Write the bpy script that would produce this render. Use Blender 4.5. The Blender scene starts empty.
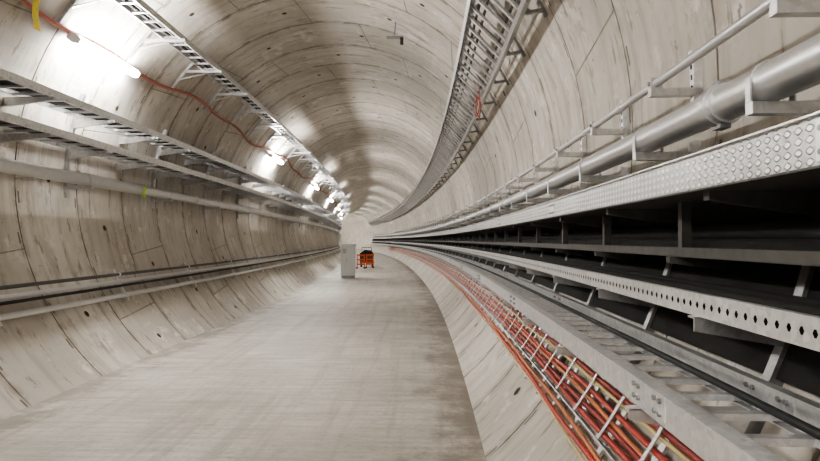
import bpy, math, random
from mathutils import Vector
random.seed(4)
pi=math.pi
# ------------------------------------------------------------ path
H=1.5
R1,R2,SB=250.0,450.0,20.0
T0=SB/R1
PB=(-R1*(1-math.cos(T0)), R1*math.sin(T0))
def path(s):
    if s<=SB:
        t=s/R1
        return -R1*(1-math.cos(t)), R1*math.sin(t), t
    t=T0+(s-SB)/R2
    return PB[0]+R2*(math.cos(t)-math.cos(T0)), PB[1]+R2*(math.sin(t)-math.sin(T0)), t
def W(x,y,s):
    px,py,t=path(s)
    return (px+x*math.cos(t), py+x*math.sin(t), H+y)
CX,CY,RT=-1.64,0.74,3.0
def circ(a,r=RT):
    a=math.radians(a)
    return (CX+r*math.cos(a), CY+r*math.sin(a))
def wallx(y,side,r=RT):
    return CX+side*math.sqrt(max(0,r*r-(y-CY)**2))
S0,S1=-9.11,140.0
# ------------------------------------------------------------ mesh builder
class MB:
    def __init__(s): s.v=[];s.f=[];s.m=[];s.sm=[];s.uv=[];s.mats=[]
    def mi(s,mat):
        if mat not in s.mats: s.mats.append(mat)
        return s.mats.index(mat)
    def add(s,vs,fs,mat,smooth=False,uv=None):
        b=len(s.v); s.v+=vs
        s.uv+= uv if uv else [(0,0)]*len(vs)
        k=s.mi(mat)
        for f in fs:
            s.f.append([b+i for i in f]); s.m.append(k); s.sm.append(smooth)
    def build(s,name,fix=True):
        me=bpy.data.meshes.new(name)
        me.from_pydata(s.v,[],s.f); 
        for m in s.mats: me.materials.append(m)
        me.polygons.foreach_set('material_index',s.m)
        me.polygons.foreach_set('use_smooth',s.sm)
        ul=me.uv_layers.new(name='UVMap')
        idx=[0]*len(me.loops); me.loops.foreach_get('vertex_index',idx)
        flat=[]
        for i in idx: flat+=[s.uv[i][0],s.uv[i][1]]
        ul.data.foreach_set('uv',flat)
        me.update()
        if fix:
            import bmesh
            bm=bmesh.new(); bm.from_mesh(me); bmesh.ops.recalc_face_normals(bm,faces=bm.faces); bm.to_mesh(me); bm.free()
        ob=bpy.data.objects.new(name,me); bpy.context.scene.collection.objects.link(ob)
        return ob
def frange(a,b,st):
    n=max(1,int(math.ceil((b-a)/st))); return [a+(b-a)*i/n for i in range(n+1)]
def sweep(mb,prof,s0,s1,mat,closed=True,step=1.0,smooth=False,caps=True):
    ss=frange(s0,s1,step); n=len(prof)
    L=[0]
    for i in range(1,n+1):
        a=prof[i-1];b=prof[i%n]; L.append(L[-1]+math.hypot(a[0]-b[0],a[1]-b[1]))
    P=list(prof); U=L[:n]
    if closed: P.append(prof[0]); U=L
    m=len(P)
    if closed and smooth: P=list(prof);U=L[:n];m=n
    vs=[];uv=[];fs=[]
    for s in ss:
        for (x,y),u in zip(P,U):
            vs.append(W(x,y,s)); uv.append((u,s))
    rng=range(m) if (closed and smooth) else range(m-1)
    for j in range(len(ss)-1):
        for i in rng:
            k=(i+1)%m
            fs.append([j*m+i,j*m+k,(j+1)*m+k,(j+1)*m+i])
    mb.add(vs,fs,mat,smooth,uv)
    if closed and caps:
        for s in (s0,s1):
            mb.add([W(x,y,s) for x,y in prof],[list(range(n))],mat,False)
def pipe(mb,x,y,r,s0,s1,mat,n=14,step=1.0):
    sweep(mb,[(x+r*math.cos(2*pi*i/n),y+r*math.sin(2*pi*i/n)) for i in range(n)],s0,s1,mat,step=step,smooth=True)
def box(mb,x0,x1,y0,y1,s0,s1,mat):
    sweep(mb,[(x0,y0),(x1,y0),(x1,y1),(x0,y1)],s0,s1,mat,step=5)
def bar(mb,a,b,t,s0,s1,mat):
    dx,dy=b[0]-a[0],b[1]-a[1]; l=math.hypot(dx,dy) or 1; nx,ny=-dy/l*t/2,dx/l*t/2
    sweep(mb,[(a[0]+nx,a[1]+ny),(b[0]+nx,b[1]+ny),(b[0]-nx,b[1]-ny),(a[0]-nx,a[1]-ny)],s0,s1,mat,step=5)
def arcstrut(mb,a0,a1,r0,r1,s0,s1,mat,k=6,step=5):
    A=[a0+(a1-a0)*i/k for i in range(k+1)]
    sweep(mb,[circ(a,r1) for a in A]+[circ(a,r0) for a in reversed(A)],s0,s1,mat,step=step)
def tube(mb,pts,r,mat,n=8):
    P=[Vector(W(*p)) for p in pts]; vs=[];fs=[];uv=[]
    for i,p in enumerate(P):
        d=(P[min(i+1,len(P)-1)]-P[max(i-1,0)]).normalized()
        up=Vector((0,0,1)) if abs(d.z)<.95 else Vector((1,0,0))
        a=d.cross(up).normalized(); b=d.cross(a)
        for k in range(n):
            t=2*pi*k/n; q=p+(a*math.cos(t)+b*math.sin(t))*r
            vs.append(tuple(q)); uv.append((t*r,pts[i][2]))
    for i in range(len(P)-1):
        for k in range(n):
            fs.append([i*n+k,i*n+(k+1)%n,(i+1)*n+(k+1)%n,(i+1)*n+k])
    fs.append(list(range(n))); fs.append([(len(P)-1)*n+k for k in range(n)])
    mb.add(vs,fs,mat,True,uv)
def bolt(mb,x,y,s,r,h,mat,ax='x'):
    vs=[]
    for q in (0,h):
        for k in range(6):
            t=pi/3*k
            if ax=='x': vs.append(W(x-q,y+r*math.sin(t),s+r*math.cos(t)))
            else: vs.append(W(x+r*math.cos(t),y-q,s+r*math.sin(t)))
    fs=[[k,(k+1)%6,6+(k+1)%6,6+k] for k in range(6)]+[[6,7,8,9,10,11]]
    mb.add(vs,fs,mat)
def perf(mb,a,b,s0,s1,pitch,hs,hf,mat,rows=1,stag=False):
    for r in range(rows):
        pa=(a[0]+(b[0]-a[0])*r/rows,a[1]+(b[1]-a[1])*r/rows); pb=(a[0]+(b[0]-a[0])*(r+1)/rows,a[1]+(b[1]-a[1])*(r+1)/rows)
        s=s0+(pitch/2 if (stag and r%2) else 0); vs=[];fs=[];uv=[]
        w=math.hypot(pb[0]-pa[0],pb[1]-pa[1])
        while s<s1-1e-6:
            base=len(vs)
            def P(u,v):
                vs.append(W(pa[0]+(pb[0]-pa[0])*u,pa[1]+(pb[1]-pa[1])*u,s+pitch*v)); uv.append((w*(u+r),s+pitch*v))
            for u,v in ((0,0),(.5,0),(1,0),(1,.5),(1,1),(.5,1),(0,1),(0,.5)): P(u,v)
            g=hs/pitch/2; k=hf/2
            c=min(g,k*w/pitch)*.6
            for u,v in ((.5-k,.5-g+c),(.5,.5-g),(.5+k,.5-g+c),(.5+k,.5),(.5+k,.5+g-c),(.5,.5+g),(.5-k,.5+g-c),(.5-k,.5)): P(u,v)
            for i in range(8): fs.append([base+i,base+(i+1)%8,base+8+(i+1)%8,base+8+i])
            s+=pitch
        mb.add(vs,fs,mat,False,uv)
# ------------------------------------------------------------ materials
class NT:
    def __init__(s,name):
        s.mat=bpy.data.materials.new(name); s.mat.use_nodes=True
        s.t=s.mat.node_tree; s.n=s.t.nodes; s.b=s.n['Principled BSDF']; s.out=s.n['Material Output']
    def link(s,a,b): s.t.links.new(a,b)
    def M(s,op,a,b=None,c=None,clamp=False):
        n=s.n.new('ShaderNodeMath'); n.operation=op; n.use_clamp=clamp
        for i,v in enumerate((a,b,c)):
            if v is None: continue
            if isinstance(v,(int,float)): n.inputs[i].default_value=v
            else: s.link(v,n.inputs[i])
        return n.outputs[0]
    def uv(s):
        n=s.n.new('ShaderNodeUVMap'); n.uv_map='UVMap'
        x=s.n.new('ShaderNodeSeparateXYZ'); s.link(n.outputs[0],x.inputs[0]); return x.outputs[0],x.outputs[1]
    def obj(s):
        n=s.n.new('ShaderNodeTexCoord'); return n.outputs['Object']
    def comb(s,x,y,z=0):
        n=s.n.new('ShaderNodeCombineXYZ')
        for i,v in enumerate((x,y,z)):
            if isinstance(v,(int,float)): n.inputs[i].default_value=v
            else: s.link(v,n.inputs[i])
        return n.outputs[0]
    def noise(s,vec,scale,detail=4,rough=.55):
        n=s.n.new('ShaderNodeTexNoise'); n.inputs['Scale'].default_value=scale; n.inputs['Detail'].default_value=detail; n.inputs['Roughness'].default_value=rough
        s.link(vec,n.inputs['Vector']); return n.outputs['Fac']
    def ramp(s,f,a,b,lo=0.,hi=1.):
        n=s.n.new('ShaderNodeMapRange'); n.interpolation_type='SMOOTHSTEP'
        n.inputs[1].default_value=a;n.inputs[2].default_value=b;n.inputs[3].default_value=lo;n.inputs[4].default_value=hi
        s.link(f,n.inputs[0]); return n.outputs[0]
    def mix(s,f,a,b,mode='MIX'):
        n=s.n.new('ShaderNodeMix'); n.data_type='RGBA'; n.blend_type=mode
        if isinstance(f,(int,float)): n.inputs[0].default_value=f
        else: s.link(f,n.inputs[0])
        for i,v in ((6,a),(7,b)):
            if isinstance(v,tuple): n.inputs[i].default_value=(*v,1)
            else: s.link(v,n.inputs[i])
        return n.outputs[2]
    def bump(s,h,dist,strength=1.0,prev=None):
        n=s.n.new('ShaderNodeBump'); n.inputs['Distance'].default_value=dist; n.inputs['Strength'].default_value=strength
        s.link(h,n.inputs['Height'])
        if prev: s.link(prev,n.inputs['Normal'])
        return n.outputs[0]
    def set(s,**k):
        for a,v in k.items():
            a=a.replace('_',' ')
            i=s.b.inputs[a]
            if isinstance(v,tuple): i.default_value=(*v,1) if len(v)==3 else v
            elif isinstance(v,(int,float)): i.default_value=v
            else: s.link(v,i)
        return s.mat
def simple(name,col,rough=.5,metal=0.,var=.12,scale=20):
    t=NT(name); f=t.noise(t.obj(),scale,3)
    c=t.mix(t.ramp(f,.3,.7),tuple(x*(1-var) for x in col),tuple(min(1,x*(1+var)) for x in col))
    return t.set(Base_Color=c,Roughness=rough,Metallic=metal)
RW=1.2; PH=.49
def lining():
    t=NT('precast_concrete_segments'); u,s=t.uv()
    v=t.M('ADD',s,-PH+120*RW)
    vec=t.comb(u,v); 
    big=t.noise(vec,.7,6,.65)
    c=t.mix(t.ramp(big,.35,.65),(.51,.475,.42),(.69,.655,.60))
    st=t.noise(t.comb(t.M('MULTIPLY',u,.5),t.M('MULTIPLY',v,6)),1.0,5,.65)
    c=t.mix(t.ramp(st,.47,.66,0,.55),c,(.35,.31,.25))
    ri=t.M('FLOOR',t.M('DIVIDE',v,RW))
    off=t.M('MULTIPLY',t.M('MODULO',ri,3),.93)
    su=t.M('DIVIDE',t.M('ADD',u,off),2.62)
    si=t.M('FLOOR',su)
    wn=t.n.new('ShaderNodeTexWhiteNoise'); wn.noise_dimensions='2D'; t.link(t.comb(ri,si),wn.inputs['Vector'])
    c=t.mix(t.M('MULTIPLY',wn.outputs[0],.34),c,(.37,.34,.295))
    pt=t.noise(t.comb(t.M('MULTIPLY',u,1.1),t.M('MULTIPLY',v,2.0)),1.4,6,.7)
    c=t.mix(t.ramp(pt,.54,.68,0,.65),c,(.30,.24,.17))
    pl=t.noise(t.comb(u,v,3.3),2.3,6,.7)
    c=t.mix(t.ramp(pl,.57,.66,0,.55),c,(.82,.80,.76))
    sc=t.noise(t.comb(t.M('MULTIPLY',u,2.0),t.M('MULTIPLY',v,9),5.),1.0,4,.7)
    c=t.mix(t.ramp(sc,.59,.66,0,.65),c,(.20,.165,.12))
    spk=t.noise(t.comb(u,v,8.8),9,3,.6)
    c=t.mix(t.ramp(spk,.70,.75,0,.7),c,(.13,.10,.075))
    fv=t.M('FRACT',t.M('DIVIDE',v,RW))
    dv=t.M('MULTIPLY',t.M('SUBTRACT',.5,t.M('ABSOLUTE',t.M('SUBTRACT',fv,.5))),RW)
    jn=t.noise(vec,6,3)
    j1=t.ramp(dv,.007,.015,1,0)
    hal=t.M('MULTIPLY',t.ramp(dv,.01,.12,1,0),t.ramp(jn,.38,.60,0,.65))
    fu=t.M('FRACT',su)
    tilt=t.M('MULTIPLY',t.M('SUBTRACT',fv,.5),.05)
    du=t.M('MULTIPLY',t.M('ABSOLUTE',t.M('SUBTRACT',t.M('ADD',fu,tilt),.5)),2.62)
    j2=t.ramp(du,.004,.010,1,0)
    c=t.mix(hal,c,(.31,.265,.205))
    jm=t.ramp(t.noise(vec,2.2,3),.35,.65,.35,.9)
    j=t.M('MULTIPLY',t.M('MAXIMUM',j1,t.M('MULTIPLY',j2,.75)),jm)
    c=t.mix(j,c,(.10,.08,.065))
    # cast bolt pockets either side of ring joints
    bu=t.M('ABSOLUTE',t.M('SUBTRACT',t.M('FRACT',t.M('DIVIDE',t.M('ADD',u,t.M('MULTIPLY',off,.5)),1.31)),.5))
    bd=t.M('MULTIPLY',bu,1.31)
    bm=t.M('MULTIPLY',t.ramp(bd,.06,.07,1,0),t.M('MULTIPLY',t.ramp(dv,.03,.035,0,1),t.ramp(dv,.055,.06,1,0)))
    c=t.mix(t.M('MULTIPLY',bm,.8),c,(.11,.09,.07))
    fine=t.noise(vec,40,4,.6)
    nb=t.bump(fine,.002,.5)
    nb=t.bump(t.M('SUBTRACT',1,t.M('MAXIMUM',j2,bm)),.01,1,nb)
    return t.set(Base_Color=c,Roughness=.70,Normal=nb)
def floorm():
    t=NT('brushed_concrete_floor'); u,v=t.uv()
    vec=t.comb(u,v)
    c=t.mix(t.ramp(t.noise(vec,.9,6,.65),.35,.65),(.44,.41,.365),(.60,.57,.52))
    br=t.noise(t.comb(t.M('MULTIPLY',u,1.0),t.M('MULTIPLY',v,14)),1.0,5,.7)
    c=t.mix(t.ramp(br,.42,.62,0,.45),c,(.31,.285,.245))
    b2=t.noise(t.comb(t.M('MULTIPLY',u,1.3),t.M('MULTIPLY',v,9),4.),1.0,5,.7)
    c=t.mix(t.ramp(b2,.55,.68,0,.45),c,(.68,.655,.61))
    ln=t.noise(t.comb(t.M('MULTIPLY',u,6),t.M('MULTIPLY',v,.3)),1.0,4,.6)
    c=t.mix(t.ramp(ln,.48,.68,0,.5),c,(.31,.28,.235))
    gr=t.noise(vec,22,4,.8)
    c=t.mix(t.ramp(gr,.47,.7,0,.5),c,(.26,.235,.20))
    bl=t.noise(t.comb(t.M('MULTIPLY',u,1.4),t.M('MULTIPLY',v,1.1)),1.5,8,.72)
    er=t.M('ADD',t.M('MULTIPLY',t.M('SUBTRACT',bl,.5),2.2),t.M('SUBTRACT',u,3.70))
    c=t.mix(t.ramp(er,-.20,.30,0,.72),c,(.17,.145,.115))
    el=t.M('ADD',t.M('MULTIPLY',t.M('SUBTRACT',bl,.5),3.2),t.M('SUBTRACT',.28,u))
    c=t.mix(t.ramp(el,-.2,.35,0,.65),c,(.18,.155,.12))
    sp=t.noise(vec,3,6,.75)
    c=t.mix(t.ramp(sp,.55,.68,0,.45),c,(.25,.22,.18))
    fv=t.M('FRACT',t.M('DIVIDE',v,5.0)); d=t.M('MULTIPLY',t.M('ABSOLUTE',t.M('SUBTRACT',fv,.5)),5)
    c=t.mix(t.ramp(d,.006,.014,.5,0),c,(.13,.115,.10))
    nb=t.bump(br,.005,.7); nb=t.bump(gr,.002,.6,nb)
    return t.set(Base_Color=c,Roughness=.55,Normal=nb)
def galv(name,base=.56,rough=.38,metal=.85,tread=False,dirt=.3,var=1.0):
    t=NT(name); o=t.obj()
    vo=t.n.new('ShaderNodeTexVoronoi'); vo.inputs['Scale'].default_value=45; t.link(o,vo.inputs['Vector'])
    sx=t.n.new('ShaderNodeSeparateXYZ'); t.link(vo.outputs['Color'],sx.inputs[0])
    lo,hi=base*(1-.12*var),base*(1+.10*var)
    c=t.mix(sx.outputs[0],(lo,lo,lo*1.01),(hi,hi,hi))
    c=t.mix(t.ramp(t.noise(o,3,5,.6),.5,.72,0,dirt),c,(base*.55,base*.53,base*.5))
    kw=dict(Metallic=metal)
    if tread:
        u,v=t.uv(); k=2*pi/.052
        a=t.M('SINE',t.M('MULTIPLY',t.M('ADD',u,t.M('MULTIPLY',v,.6)),k)); b=t.M('SINE',t.M('MULTIPLY',t.M('SUBTRACT',u,t.M('MULTIPLY',v,.6)),k))
        h=t.ramp(t.M('MULTIPLY',a,b),.05,.5,0,1)
        c=t.mix(h,t.mix(.40,c,(.20,.20,.20)),(.84,.84,.84))  # recess shade and raised highlights put into colour to stress the embossing
        kw['Normal']=t.bump(h,.008,1)
    d=.22*var
    return t.set(Base_Color=c,Roughness=t.ramp(t.noise(o,5,3),.3,.7,rough*(1-d),rough*(1+d)),**kw)
M_LIN=lining(); M_FLR=floorm()
M_GALV=galv('galvanised_steel',.62,.36,.85,False,.12); M_GALB=galv('bright_galvanised_steel',.78,.38,.7,False,.1); M_TREAD=galv('embossed_galvanised_steel',.78,.36,.7,True,.08)
M_PIPE=galv('galvanised_pipe',.68,.36,.72,False,.0,.25); M_DKST=galv('dull_steel',.33,.5,.7)
M_BLK=simple('black_cable_sheath',(.014,.014,.015),.65)
M_VOID=simple('painted_void_shade',(.016,.015,.014),.9)  # matte black standing in for the shade between the trays
M_SHADE=simple('shaded_dark_steel',(.085,.082,.077),.6,.4)  # steel darkened in colour for shaded undersides and rack interior
M_DGRY=simple('dark_grey_cable_sheath',(.07,.065,.06),.5)
M_RED=simple('red_cable_sheath',(.50,.06,.045),.42); M_ORG=simple('orange_cable_sheath',(.60,.20,.09),.45)
M_DRED=simple('dark_red_cable_sheath',(.28,.035,.03),.45); M_YEL=simple('yellow_cable_sheath',(.72,.57,.26),.45)
M_WHT=simple('white_enamel',(.75,.75,.73),.4,0,.05); M_YTAG=simple('yellow_tag_plastic',(.80,.66,.02),.4)
M_GTAG=simple('lime_tag_plastic',(.45,.75,.05),.4); M_CAB=simple('cabinet_grey_paint',(.62,.63,.61),.45,0,.04)
M_BOR=simple('orange_barrier_plastic',(.62,.13,.035),.5); M_RUB=simple('black_rubber',(.02,.02,.02),.7)
M_HOLE=simple('grout_socket_dark',(.04,.028,.022),.8); M_LIP=simple('grout_socket_lip',(.17,.11,.075),.7)
M_RHOSE=simple('faded_red_hose',(.45,.15,.11),.5)
e=NT('lit_diffuser'); e.set(Base_Color=(1.,1.,1.),Emission_Color=(1.,.972,.93)); e.b.inputs['Emission Strength'].default_value=290; M_EMI=e.mat
# ------------------------------------------------------------ shell
def shell(name,a0,a1):
    mb=MB(); n=max(2,int(abs(a1-a0)/3)); A=[a0+(a1-a0)*i/n for i in range(n+1)]
    st=[]; k=int(math.floor((S0-PH)/RW)); e_=PH+k*RW
    while e_<S1:
        st+=[(e_-.007,0),(e_-.004,.014),(e_+.004,.014),(e_+.007,0),(e_+RW/2,0)]; e_+=RW
    vs=[];uv=[];fs=[]
    for s,d in st:
        for a in A:
            x,y=circ(a,RT+d); vs.append(W(x,y,s)); uv.append((math.radians(a+60)*RT,s))
    m=n+1
    for j in range(len(st)-1):
        for i in range(n): fs.append([j*m+i,j*m+i+1,(j+1)*m+i+1,(j+1)*m+i])
    mb.add(vs,fs,M_LIN,False,uv)
    return mb
for nm,a0,a1 in (('wall_right',-49,40),('ceiling',40,140),('wall_left',140,229)):
    mb=shell(nm,a0,a1)
    k=0; s=PH+RW/2-9*RW
    while s<45:
        for b in range(-40,225,33):
            a=b+ (k%3)*11
            if not(a0<=a<a1): continue
            ca=math.radians(a); tx,ty=-math.sin(ca),math.cos(ca)
            for rr,off,mt in ((.044,.004,M_LIP),(.032,.007,M_HOLE)):
                cx,cy=circ(a,RT-off); n=12
                vs=[W(cx+tx*rr*math.cos(2*pi*i/n),cy+ty*rr*math.cos(2*pi*i/n),s+rr*math.sin(2*pi*i/n)) for i in range(n)]
                mb.add(vs,[list(range(n))],mt)
        s+=RW; k+=1
    mb.build(nm,False)
mb=MB()
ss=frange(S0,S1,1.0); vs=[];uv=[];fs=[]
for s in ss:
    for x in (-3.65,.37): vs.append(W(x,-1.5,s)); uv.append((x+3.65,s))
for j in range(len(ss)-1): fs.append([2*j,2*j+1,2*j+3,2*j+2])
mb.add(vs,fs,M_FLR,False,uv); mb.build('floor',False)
# ------------------------------------------------------------ generic ladder
def ladder(mb,a,b,h,s0,s1,pitch=.3,mat=M_GALV,near_mat=None,slots=None,flange=.02,nrm=None,rungt=.022,rung_off=.02,rw=.04):
    dx,dy=b[0]-a[0],b[1]-a[1]; l=math.hypot(dx,dy); ux,uy=dx/l,dy/l
    nx,ny=nrm if nrm else (-uy,ux)
    for P,sg in ((a,1),(b,-1)):
        t=.004
        q=lambda p,r:(P[0]+ux*p*sg+nx*r,P[1]+uy*p*sg+ny*r)
        prof=[q(flange,0),q(0,0),q(0,h),q(flange,h),q(flange,h-t),q(t,h-t),q(t,t),q(flange,t)]
        sweep(mb,prof,s0,s1,near_mat if (near_mat and sg==1) else mat,step=1.0)
    s=s0+.1
    while s<s1:
        w=rw if s<30 else rw*1.5
        bar(mb,(a[0]+nx*rung_off,a[1]+ny*rung_off),(b[0]+nx*rung_off,b[1]+ny*rung_off),rungt,s,s+w,mat)
        s+=pitch if s<40 else pitch*2
E=85.0; B=-6.0
# ---- right: overhead cable ladder
mb=MB()
a=(.43,2.50);b=(.85,2.08)
ladder(mb,a,b,.10,B,E,.28,M_GALV,M_GALB,nrm=(-.707,-.707),flange=.04,rungt=.025,rung_off=.05,rw=.05)
for P in ((.49,2.42),(.55,2.36),(.74,2.17)): pipe(mb,P[0],P[1],.016,B,E,M_DGRY,8)
s=.6
while s<E:
    pa=(a[0],a[1]+.05); 
    bar(mb,pa,(a[0]+.18,a[1]+.20),.03,s,s+.045,M_DKST)
    bar(mb,(b[0],b[1]),(wallx(b[1]+.02,1)+.02,b[1]+.03),.03,s,s+.045,M_DKST)
    bar(mb,(a[0]+.0,a[1]+.03),(b[0]+.03,b[1]+.0),.04,s,s+.05,M_DKST)
    arcstrut(mb,26,43,RT-.03,RT+.01,s,s+.045,M_DKST)
    s+=1.2
mb.build('overhead_cable_ladder')
# dangling red cable loop
mb=MB(); pts=[]
for i in range(25):
    t=i/24*2*pi; pts.append((.72+.015*math.sin(3*t)-.03*math.cos(t),2.10-.17*(1-math.cos(t)),8.6+.20*math.sin(t)))
tube(mb,pts,.008,M_DRED); 
tube(mb,[(.70+.02*math.sin(i),2.14-.36*math.sin(i/8*pi),8.3+i*.06) for i in range(9)],.008,M_RHOSE)
mb.build('hanging_cable_loop')
# ---- right: conduit handrail
mb=MB(); pipe(mb,1.13,.80,.021,B,E,M_PIPE,12)
s=1.95-1.1*6
while s<60:
    arcstrut(mb,-3.5,4.5,RT-.045,RT+.01,s,s+.045,M_GALB)
    bar(mb,(1.10,.755),(wallx(.75,1)+.02,.755),.04,s-.0,s+.045,M_GALV)
    box(mb,1.10,1.16,.775,.83,s+.005,s+.04,M_GALV)
    bolt(mb,1.10,.80,s+.022,.012,.012,M_DKST)
    for k in range(4):
        ang=.5+k*1.05; x,y=circ(ang,RT-.0465); x2,y2=circ(ang+.5,RT-.0465)
        bar(mb,(x,y),(x2,y2),.003,s+.015,s+.03,M_BLK)
    s+=1.1
for s in (3.6,9.6,15.6,21.6,27.6): pipe(mb,1.13,.80,.027,s,s+.09,M_PIPE,12)
mb.build('steel_conduit')
# ---- right: large pipe
mb=MB(); pipe(mb,1.09,.515,.066,B,E,M_PIPE,32)
s=1.95-1.1*6
while s<60:
    bar(mb,(1.02,.429),(wallx(.43,1)+.02,.429),.04,s,s+.045,M_GALV)
    n=14; prof=[(1.09+.073*math.cos(pi*i/n+0),.515+.073*math.sin(pi*i/n)) for i in range(n+1)]
    prof=[(1.163,.449)]+prof+[(1.017,.449),(1.023,.449)]+[(1.09+.067*math.cos(pi-pi*i/n),.515+.067*math.sin(pi-pi*i/n)) for i in range(n+1)]+[(1.157,.449)]
    sweep(mb,prof,s+.008,s+.038,M_GALV,step=1)
    arcstrut(mb,-8,-4.5,RT-.045,RT+.01,s,s+.045,M_GALB)
    s+=1.1
for s in (-4.4,2.25,8.25,14.25,20.25,26.25,32.25):
    pipe(mb,1.09,.515,.075,s,s+.11,M_PIPE,28); pipe(mb,1.09,.515,.082,s+.035,s+.075,M_PIPE,28)
    for yy in (.515+.079,.515-.079): box(mb,1.07,1.11,yy-.012,yy+.012,s+.02,s+.09,M_DKST)
mb.build('galvanised_pipe')
# ---- right: embossed cable tray (upper)
mb=MB()
x0,x1=.85,1.24; yb,yt=.165,.278
sweep(mb,[(x0,yb),(x0,yt),(x0+.004,yt),(x0+.004,yb)],B,E,M_TREAD,step=1)
sweep(mb,[(x0,yt),(x0-.014,yt),(x0-.014,yt+.005),(x0+.004,yt+.005),(x0+.004,yt)],B,E,M_GALB)
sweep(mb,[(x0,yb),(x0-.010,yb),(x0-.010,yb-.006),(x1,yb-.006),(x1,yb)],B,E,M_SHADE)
sweep(mb,[(x1,yb),(x1,yt),(x1+.004,yt),(x1+.004,yb)],B,E,M_GALV)
for i,(xx,r) in enumerate(((.92,.022),(.97,.026),(1.04,.03),(1.12,.03))): pipe(mb,xx,yb+r+.002,r,B,E,M_BLK,8)
s=1.95-1.1*6
while s<60:
    x_=wallx(.1,1)
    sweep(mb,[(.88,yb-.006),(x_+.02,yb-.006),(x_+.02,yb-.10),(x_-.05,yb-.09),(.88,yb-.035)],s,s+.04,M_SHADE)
    s+=1.1
for s in (1.2,4.2,7.2,10.2):
    sweep(mb,[(x0-.004,yb+.01),(x0-.004,yt-.01),(x0,yt-.01),(x0,yb+.01)],s,s+.16,M_GALB)
    for ds in (.02,.06,.10,.14):
        for yy in (yb+.03,yt-.03): bolt(mb,x0-.004,yy,s+ds,.007,.006,M_DKST)
mb.build('embossed_cable_tray')
# ---- right: added black sheet, paints the shaded void behind the racks
mb=MB(); arcstrut(mb,-23.5,-9.5,RT-.03,RT-.02,B,E,M_VOID,8,step=1); mb.build('painted_void_shade')
# ---- right: shelf with high voltage cables
mb=MB()
for (xx,yy) in ((1.13,-.03),(1.20,-.03),(1.165,.03)): pipe(mb,xx,yy,.034,B,E,M_VOID,14)  # cables coloured matte black to deepen the painted shade of the void
sweep(mb,[(.99,-.066),(.99,-.030),(.993,-.030),(.993,-.069),(1.26,-.069),(1.26,-.066)],B,E,M_SHADE)
s=1.4-1.1*6
while s<60:
    x_=wallx(-.06,1)
    sweep(mb,[(.97,-.07),(x_+.02,-.07),(x_+.02,-.14),(.97,-.095)],s,s+.04,M_SHADE)
    sweep(mb,[(1.02,.165),(1.06,.165),(1.06,-.07),(1.02,-.07)],s,s+.04,M_SHADE)
    s+=1.1
mb.build('high_voltage_cable_shelf')
# ---- right: slotted cable tray (middle)
mb=MB()
x0,x1=.85,1.22; yb,yt=-.245,-.178
perf(mb,(x0,yb),(x0,yt),B,26,.05,.020,.30,M_GALB)
perf(mb,(x0,yb),(x0,yt),26,E,.2,.08,.3,M_GALB)
sweep(mb,[(x0,yt),(x0+.022,yt),(x0+.022,yt+.004),(x0,yt+.004)],B,E,M_GALB)
sweep(mb,[(x0,yb),(x0+.03,yb),(x0+.03,yb-.004),(x0,yb-.004)],B,E,M_GALB)
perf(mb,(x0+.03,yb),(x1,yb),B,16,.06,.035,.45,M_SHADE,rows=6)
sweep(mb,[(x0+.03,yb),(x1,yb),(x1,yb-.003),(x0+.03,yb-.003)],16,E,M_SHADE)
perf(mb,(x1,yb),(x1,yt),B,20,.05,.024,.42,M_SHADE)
for xx,r in ((.91,.016),(.95,.016),(1.10,.026),(1.165,.03)): pipe(mb,xx,yb+r+.004,r,B,E,M_VOID,8)
s=1.95-1.1*6
while s<60:
    x_=wallx(-.3,1)
    sweep(mb,[(.83,yb-.004),(x_+.02,yb-.004),(x_+.02,yb-.12),(x_-.05,yb-.10),(.83,yb-.05)],s,s+.008,M_GALV)
    sweep(mb,[(.83,yb-.004),(x_,yb-.004),(x_,yb-.010),(.83,yb-.010)],s,s+.05,M_GALV)
    sweep(mb,[(1.235,.30),(1.275,.30),(1.275,-.26),(1.235,-.26)],s,s+.045,M_SHADE)
    arcstrut(mb,-33,-15,RT-.045,RT+.01,s,s+.045,M_DKST)
    s+=1.1
mb.build('slotted_cable_tray')
# ---- right: lower cable ladder
mb=MB()
a=(.66,-.545);b=(1.03,-.545)
ladder(mb,a,b,.105,B,E,.22,M_GALB,M_GALB,flange=.034,nrm=(0,1),rungt=.02)
sweep(mb,[(.638,-.44),(.66,-.44),(.66,-.445),(.638,-.445)],B,E,M_GALB)
pipe(mb,.985,-.545+.03+.014,.014,B,E,M_BLK,8)
s=1.95-1.1*6
while s<60:
    x_=wallx(-.6,1)
    sweep(mb,[(.62,-.547),(x_+.03,-.547),(x_,-.66),(.62,-.58)],s,s+.008,M_GALV)
    sweep(mb,[(.62,-.547),(x_+.02,-.547),(x_+.02,-.553),(.62,-.553)],s,s+.05,M_GALV)
    s+=1.1
for s in (1.88,4.9,7.9,10.9,13.9):
    sweep(mb,[(.656,-.53),(.656,-.455),(.66,-.455),(.66,-.53)],s-.13,s+.15,M_GALB)
    sweep(mb,[(1.02,-.53),(1.02,-.455),(1.026,-.455),(1.026,-.53)],s-.13,s+.15,M_GALB)
    for ds in (-.10,-.06,.08,.12):
        for yy in (-.512,-.474):
            bolt(mb,.656,yy,s+ds,.009,.008,M_DKST); bolt(mb,1.02,yy,s+ds,.009,.008,M_DKST)
mb.build('cable_ladder')
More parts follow.
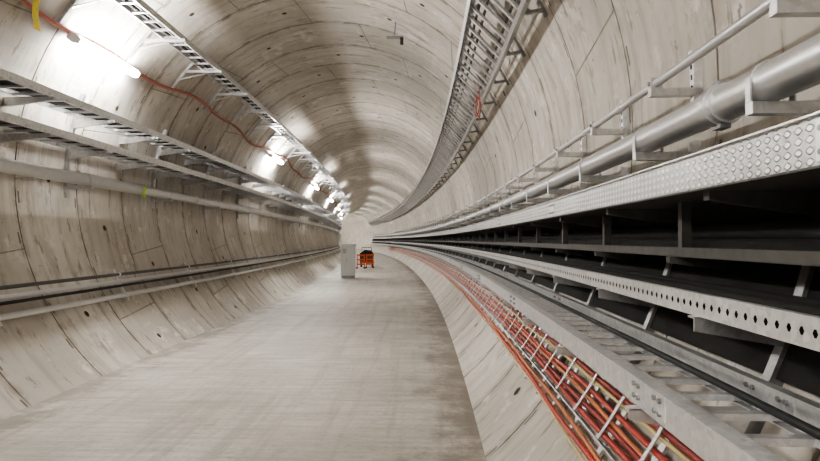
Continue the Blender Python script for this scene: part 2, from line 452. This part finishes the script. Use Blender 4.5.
# ---- right: coloured power cables
mb=MB()
specs=[(-37.0,M_YEL,.008),(-36.5,M_RED,.013),(-35.9,M_ORG,.012),(-34.1,M_RED,.013),(-33.4,M_DRED,.013),(-32.8,M_ORG,.012),(-32.1,M_RED,.013),(-31.1,M_YEL,.009),(-30.6,M_DRED,.013)]
for i,(a0,m,r) in enumerate(specs):
    ph=random.random()*6
    pts=[]; s=B
    while s<62:
        aa=a0+.14*math.sin(s*1.1+ph)+.10*math.sin(s*2.7+ph*2)
        x,y=circ(aa,RT-.078+.006*math.sin(s*1.7+ph)); pts.append((x,y,s)); s+=.25 if s<20 else .6
    tube(mb,pts,r,m,8)
mb.build('power_cables')
mb=MB(); s=B+.2
while s<50:
    arcstrut(mb,-37.5,-30,RT-.062,RT-.047,s,s+.045,M_GALV,4)
    arcstrut(mb,-34.6,-30.2,RT-.104,RT-.100,s+.005,s+.03,M_GALV,4)
    for aa in (-34.7,-30.0): arcstrut(mb,aa,aa+.3,RT-.105,RT+.01,s,s+.045,M_GALV,1)
    s+=.45
for aa in (-34.95,-29.8): 
    A=[circ(aa,RT-.045),circ(aa,RT-.10),circ(aa+.12,RT-.10),circ(aa+.12,RT-.045)]
    sweep(mb,A,B,50,M_GALV)
mb.build('cable_cleat_rack')
# ---- left: high cable ladder
mb=MB()
ladder(mb,(-3.36,2.72),(-3.62,2.72),.08,B,E,.3,M_GALV,M_GALB,nrm=(0,1),flange=.025)
s=B+.4
while s<60:
    xw=wallx(2.70,-1)
    bar(mb,(-3.30,2.70),(xw-.02,2.70),.04,s,s+.045,M_GALV)
    xw2=wallx(2.58,-1)
    sweep(mb,[(-3.5,2.68),(xw2+.02,2.56),(xw2-.01,2.58),(-3.46,2.69)],s+.015,s+.025,M_GALV)
    arcstrut(mb,134,146,RT-.04,RT+.01,s,s+.045,M_GALV)
    s+=1.5
pipe(mb,-3.45,2.765,.018,B,E,M_BLK,8); pipe(mb,-3.52,2.765,.022,B,E,M_BLK,8)
mb.build('cable_ladder')
# ---- left: two wall trays
for (xa,xb,y,hh) in ((-4.02,-4.40,1.52,.085),(-4.06,-4.50,1.13,.085)):
    mb=MB()
    ladder(mb,(xa,y),(xb,y),hh,B,E,.3,M_GALV,M_GALB,nrm=(0,1),flange=.022)
    for k in range(4): pipe(mb,xa-.08-.07*k,y+.055,.026,B,E,M_BLK,8)
    s=7.4-2.5*5
    while s<60:
        xw=wallx(y-.03,-1)
        sweep(mb,[(xa+.03,y-.002),(xa+.03,y-.03),(xw+.05,y-.10),(xw-.03,y-.10),(xw-.03,y-.002)],s,s+.04,M_GALV)
        s+=1.25
    mb.build('wall_cable_tray')
# ---- left: pipe, supports
mb=MB(); pipe(mb,-4.38,.765,.075,B,E,M_PIPE,28)
for s in (5.2,11.2,17.2,23.2,29.2): pipe(mb,-4.38,.765,.085,s,s+.12,M_PIPE,28)
s=7.4-2.5*5
while s<60:
    arcstrut(mb,158,184,RT-.045,RT+.01,s,s+.05,M_GALV)
    bar(mb,(-4.28,.67),(wallx(.67,-1)-.02,.67),.04,s,s+.045,M_GALV)
    n=14; prof=[(-4.38+.083*math.cos(pi*i/n),.765+.083*math.sin(pi*i/n)) for i in range(n+1)]
    prof=[(-4.297,.69)]+prof+[(-4.463,.69),(-4.457,.69)]+[(-4.38+.077*math.cos(pi-pi*i/n),.765+.077*math.sin(pi-pi*i/n)) for i in range(n+1)]+[(-4.303,.69)]
    sweep(mb,prof,s+.005,s+.035,M_GALV)
    s+=2.5
mb.build('galvanised_pipe')
# ---- left: low service lines
mb=MB()
pipe(mb,-4.24,-.47,.022,B,E,M_DGRY,10); pipe(mb,-4.22,-.565,.026,B,E,M_PIPE,12); pipe(mb,-4.19,-.62,.018,B,E,M_BLK,10); pipe(mb,-4.14,-.745,.032,B,E,M_PIPE,12)
s=8.0-2.5*5
while s<60:
    arcstrut(mb,203,212.5,RT-.10,RT-.065,s,s+.05,M_GALB,3)
    for a_ in (203.5,211.5): arcstrut(mb,a_,a_+.7,RT-.10,RT+.01,s,s+.05,M_GALV,1)
    for (x,y,r) in ((-4.24,-.47,.03),(-4.22,-.565,.034),(-4.14,-.745,.04)): pipe(mb,x,y,r,s+.01,s+.04,M_GALB,10)
    s+=2.5
mb.build('low_level_service_pipes')
# ---- left: red hose, tags
mb=MB(); pts=[];s=B
while s<60:
    aa=145.5+1.3*math.sin(s*.9+1)+.7*math.sin(s*2.3); x,y=circ(aa,RT-.035); pts.append((x,y,s)); s+=.3
tube(mb,pts,.024,M_RHOSE,8)
mb.build('red_air_hose')
def tag(name,x,y,s,l,w,m):
    mb=MB()
    tube(mb,[(x,y+.05,s),(x,y,s)],.004,m,6)
    N=8; vs=[];fs=[]
    for i in range(N+1):
        vs+=[W(x+.012*math.sin(i*.9),y-l*i/N,s-w/2),W(x+.012*math.sin(i*.9+.4),y-l*i/N,s+w/2)]
    fs=[[2*i,2*i+1,2*i+3,2*i+2] for i in range(N)]
    mb.add(vs,fs,m); mb.build(name,False)
tag('yellow_warning_ribbon',-3.96,2.62,5.80,.52,.10,M_YTAG)
tag('lime_marker_ribbon',-4.295,.80,8.9,.16,.08,M_GTAG)
# ---- light fittings
def fitting(la,s,L=.75):
    mb=MB()
    ca=math.radians(la); nx,ny=-math.cos(ca),-math.sin(ca); tx,ty=-math.sin(ca),math.cos(ca)
    def q(t,n_): 
        x,y=circ(la,RT); return (x+tx*t+nx*n_,y+ty*t+ny*n_)
    sweep(mb,[q(-.03,.045),q(-.035,.085),q(.035,.085),q(.03,.045)],s-L,s+L,M_WHT)
    sweep(mb,[q(.052*math.cos(2*pi*i/14),.135+.052*math.sin(2*pi*i/14)) for i in range(14)],s-L+.04,s+L-.04,M_EMI,smooth=False)
    for e0 in (s-L,s+L-.04): sweep(mb,[q(-.045,.045),q(-.055,.13),q(-.035,.19),q(.035,.19),q(.055,.13),q(.045,.045)],e0,e0+.04,M_WHT)
    for e0 in (s-.5,s+.5): sweep(mb,[q(-.02,-.02),q(-.02,.05),q(.02,.05),q(.02,-.02)],e0,e0+.03,M_GALV)
    mb.build('fluorescent_light_fitting')
for s in (-1.8,7.35,16.9,25.8,34.5,43.5,52.5,61.5,70.5,79.5,88.5,97.5,106.5,115.5,124.5): fitting(147.2,s)
fitting(88,-3.4)  # unseen crown fitting added behind the camera for even fill light
# ---- ceiling small sensor
mb=MB(); x,y=circ(68,RT)
bar(mb,(x,y+.02),(x-.02,y-.25),.02,9.5,9.53,M_DKST); bar(mb,(x-.14,y-.25),(x+.12,y-.25),.03,9.48,9.55,M_DKST)
bar(mb,(x+.1,y-.25),(x+.1,y-.36),.05,9.48,9.55,M_BLK); mb.build('ceiling_sensor_bracket')
# ---- cabinet on the walkway
mb=MB(); s=23.4; xa,xb=-2.78,-2.22
box(mb,xa+.02,xb-.02,-1.5,-1.40,s+.02,s+.43,M_DKST)
box(mb,xa,xb,-1.40,-.20,s,s+.45,M_CAB)
box(mb,xa-.02,xb+.02,-.20,-.15,s-.03,s+.48,M_CAB)
box(mb,xa+.03,-2.52,-1.36,-.24,s-.015,s,M_CAB); box(mb,-2.505,xb-.03,-1.36,-.24,s-.015,s,M_CAB)
box(mb,-2.55,-2.535,-.9,-.7,s-.035,s-.015,M_DKST)
for k in range(6): box(mb,xa+.07,-2.56,-.36-.03*k,-.35-.03*k,s-.02,s-.015,M_RUB); 
for k in range(5): box(mb,xb,xb+.006,-.40-.04*k,-.385-.04*k,s+.08,s+.38,M_RUB)
mb.build('electrical_cabinet')
# ---- orange barriers + site generator
def barrier(x,s,w=.62):
    mb=MB()
    for xx in (x,x+w-.05):
        box(mb,xx,xx+.05,-1.46,-.75,s,s+.05,M_BOR); box(mb,xx-.02,xx+.07,-1.5,-1.45,s-.25,s+.3,M_RUB)
    for y0,y1 in ((-.84,-.76),(-1.08,-1.01),(-1.33,-1.26)): box(mb,x+.05,x+w-.05,y0,y1,s+.01,s+.04,M_BOR)
    for k in range(4): box(mb,x+.07+(w-.16)/3*k,x+.09+(w-.16)/3*k,-1.3,-.8,s+.015,s+.035,M_BOR)
    mb.build('orange_pedestrian_barrier')
barrier(-2.50,31.5,.44); barrier(-2.02,32.0,.42)
mb=MB()
pr=[(-2.35,-1.2),(-1.62,-1.2),(-1.58,-.8),(-1.75,-.58),(-2.1,-.54),(-2.38,-.75)]
sweep(mb,pr,33,33.8,M_RUB)
box(mb,-2.38,-1.58,-1.28,-1.2,32.95,33.85,M_BOR)
for xx in (-2.34,-1.72):
    for s in (33.1,33.7):
        vs=[];n=14
        for d in (0,.09):
            for k in range(n): vs.append(W(xx+d,-1.35+.15*math.sin(2*pi*k/n),s+.15*math.cos(2*pi*k/n)))
        mb.add(vs,[[k,(k+1)%n,n+(k+1)%n,n+k] for k in range(n)]+[list(range(n)),list(range(n,2*n))],M_RUB)
tube(mb,[(-2.25,-.6,33.0),(-2.25,-.42,32.9),(-1.72,-.42,32.9),(-1.72,-.6,33.0)],.02,M_RUB)
mb.build('site_generator')
# ------------------------------------------------------------ world, camera
w=bpy.data.worlds.new('World'); bpy.context.scene.world=w; w.use_nodes=True
w.node_tree.nodes['Background'].inputs[0].default_value=(.9,.88,.84,1); w.node_tree.nodes['Background'].inputs[1].default_value=.8
cam=bpy.data.cameras.new('camera'); co=bpy.data.objects.new('camera',cam); bpy.context.scene.collection.objects.link(co)
cam.sensor_width=36; cam.lens=26; cam.clip_start=.05; cam.clip_end=500
co.location=(0,0,H); co.rotation_euler=(math.radians(90.92),0,math.radians(2.8))
bpy.context.scene.camera=co
vs_=bpy.context.scene.view_settings
vs_.view_transform='AgX'
try: vs_.look='AgX - Medium High Contrast'
except Exception: pass
vs_.exposure=0.28
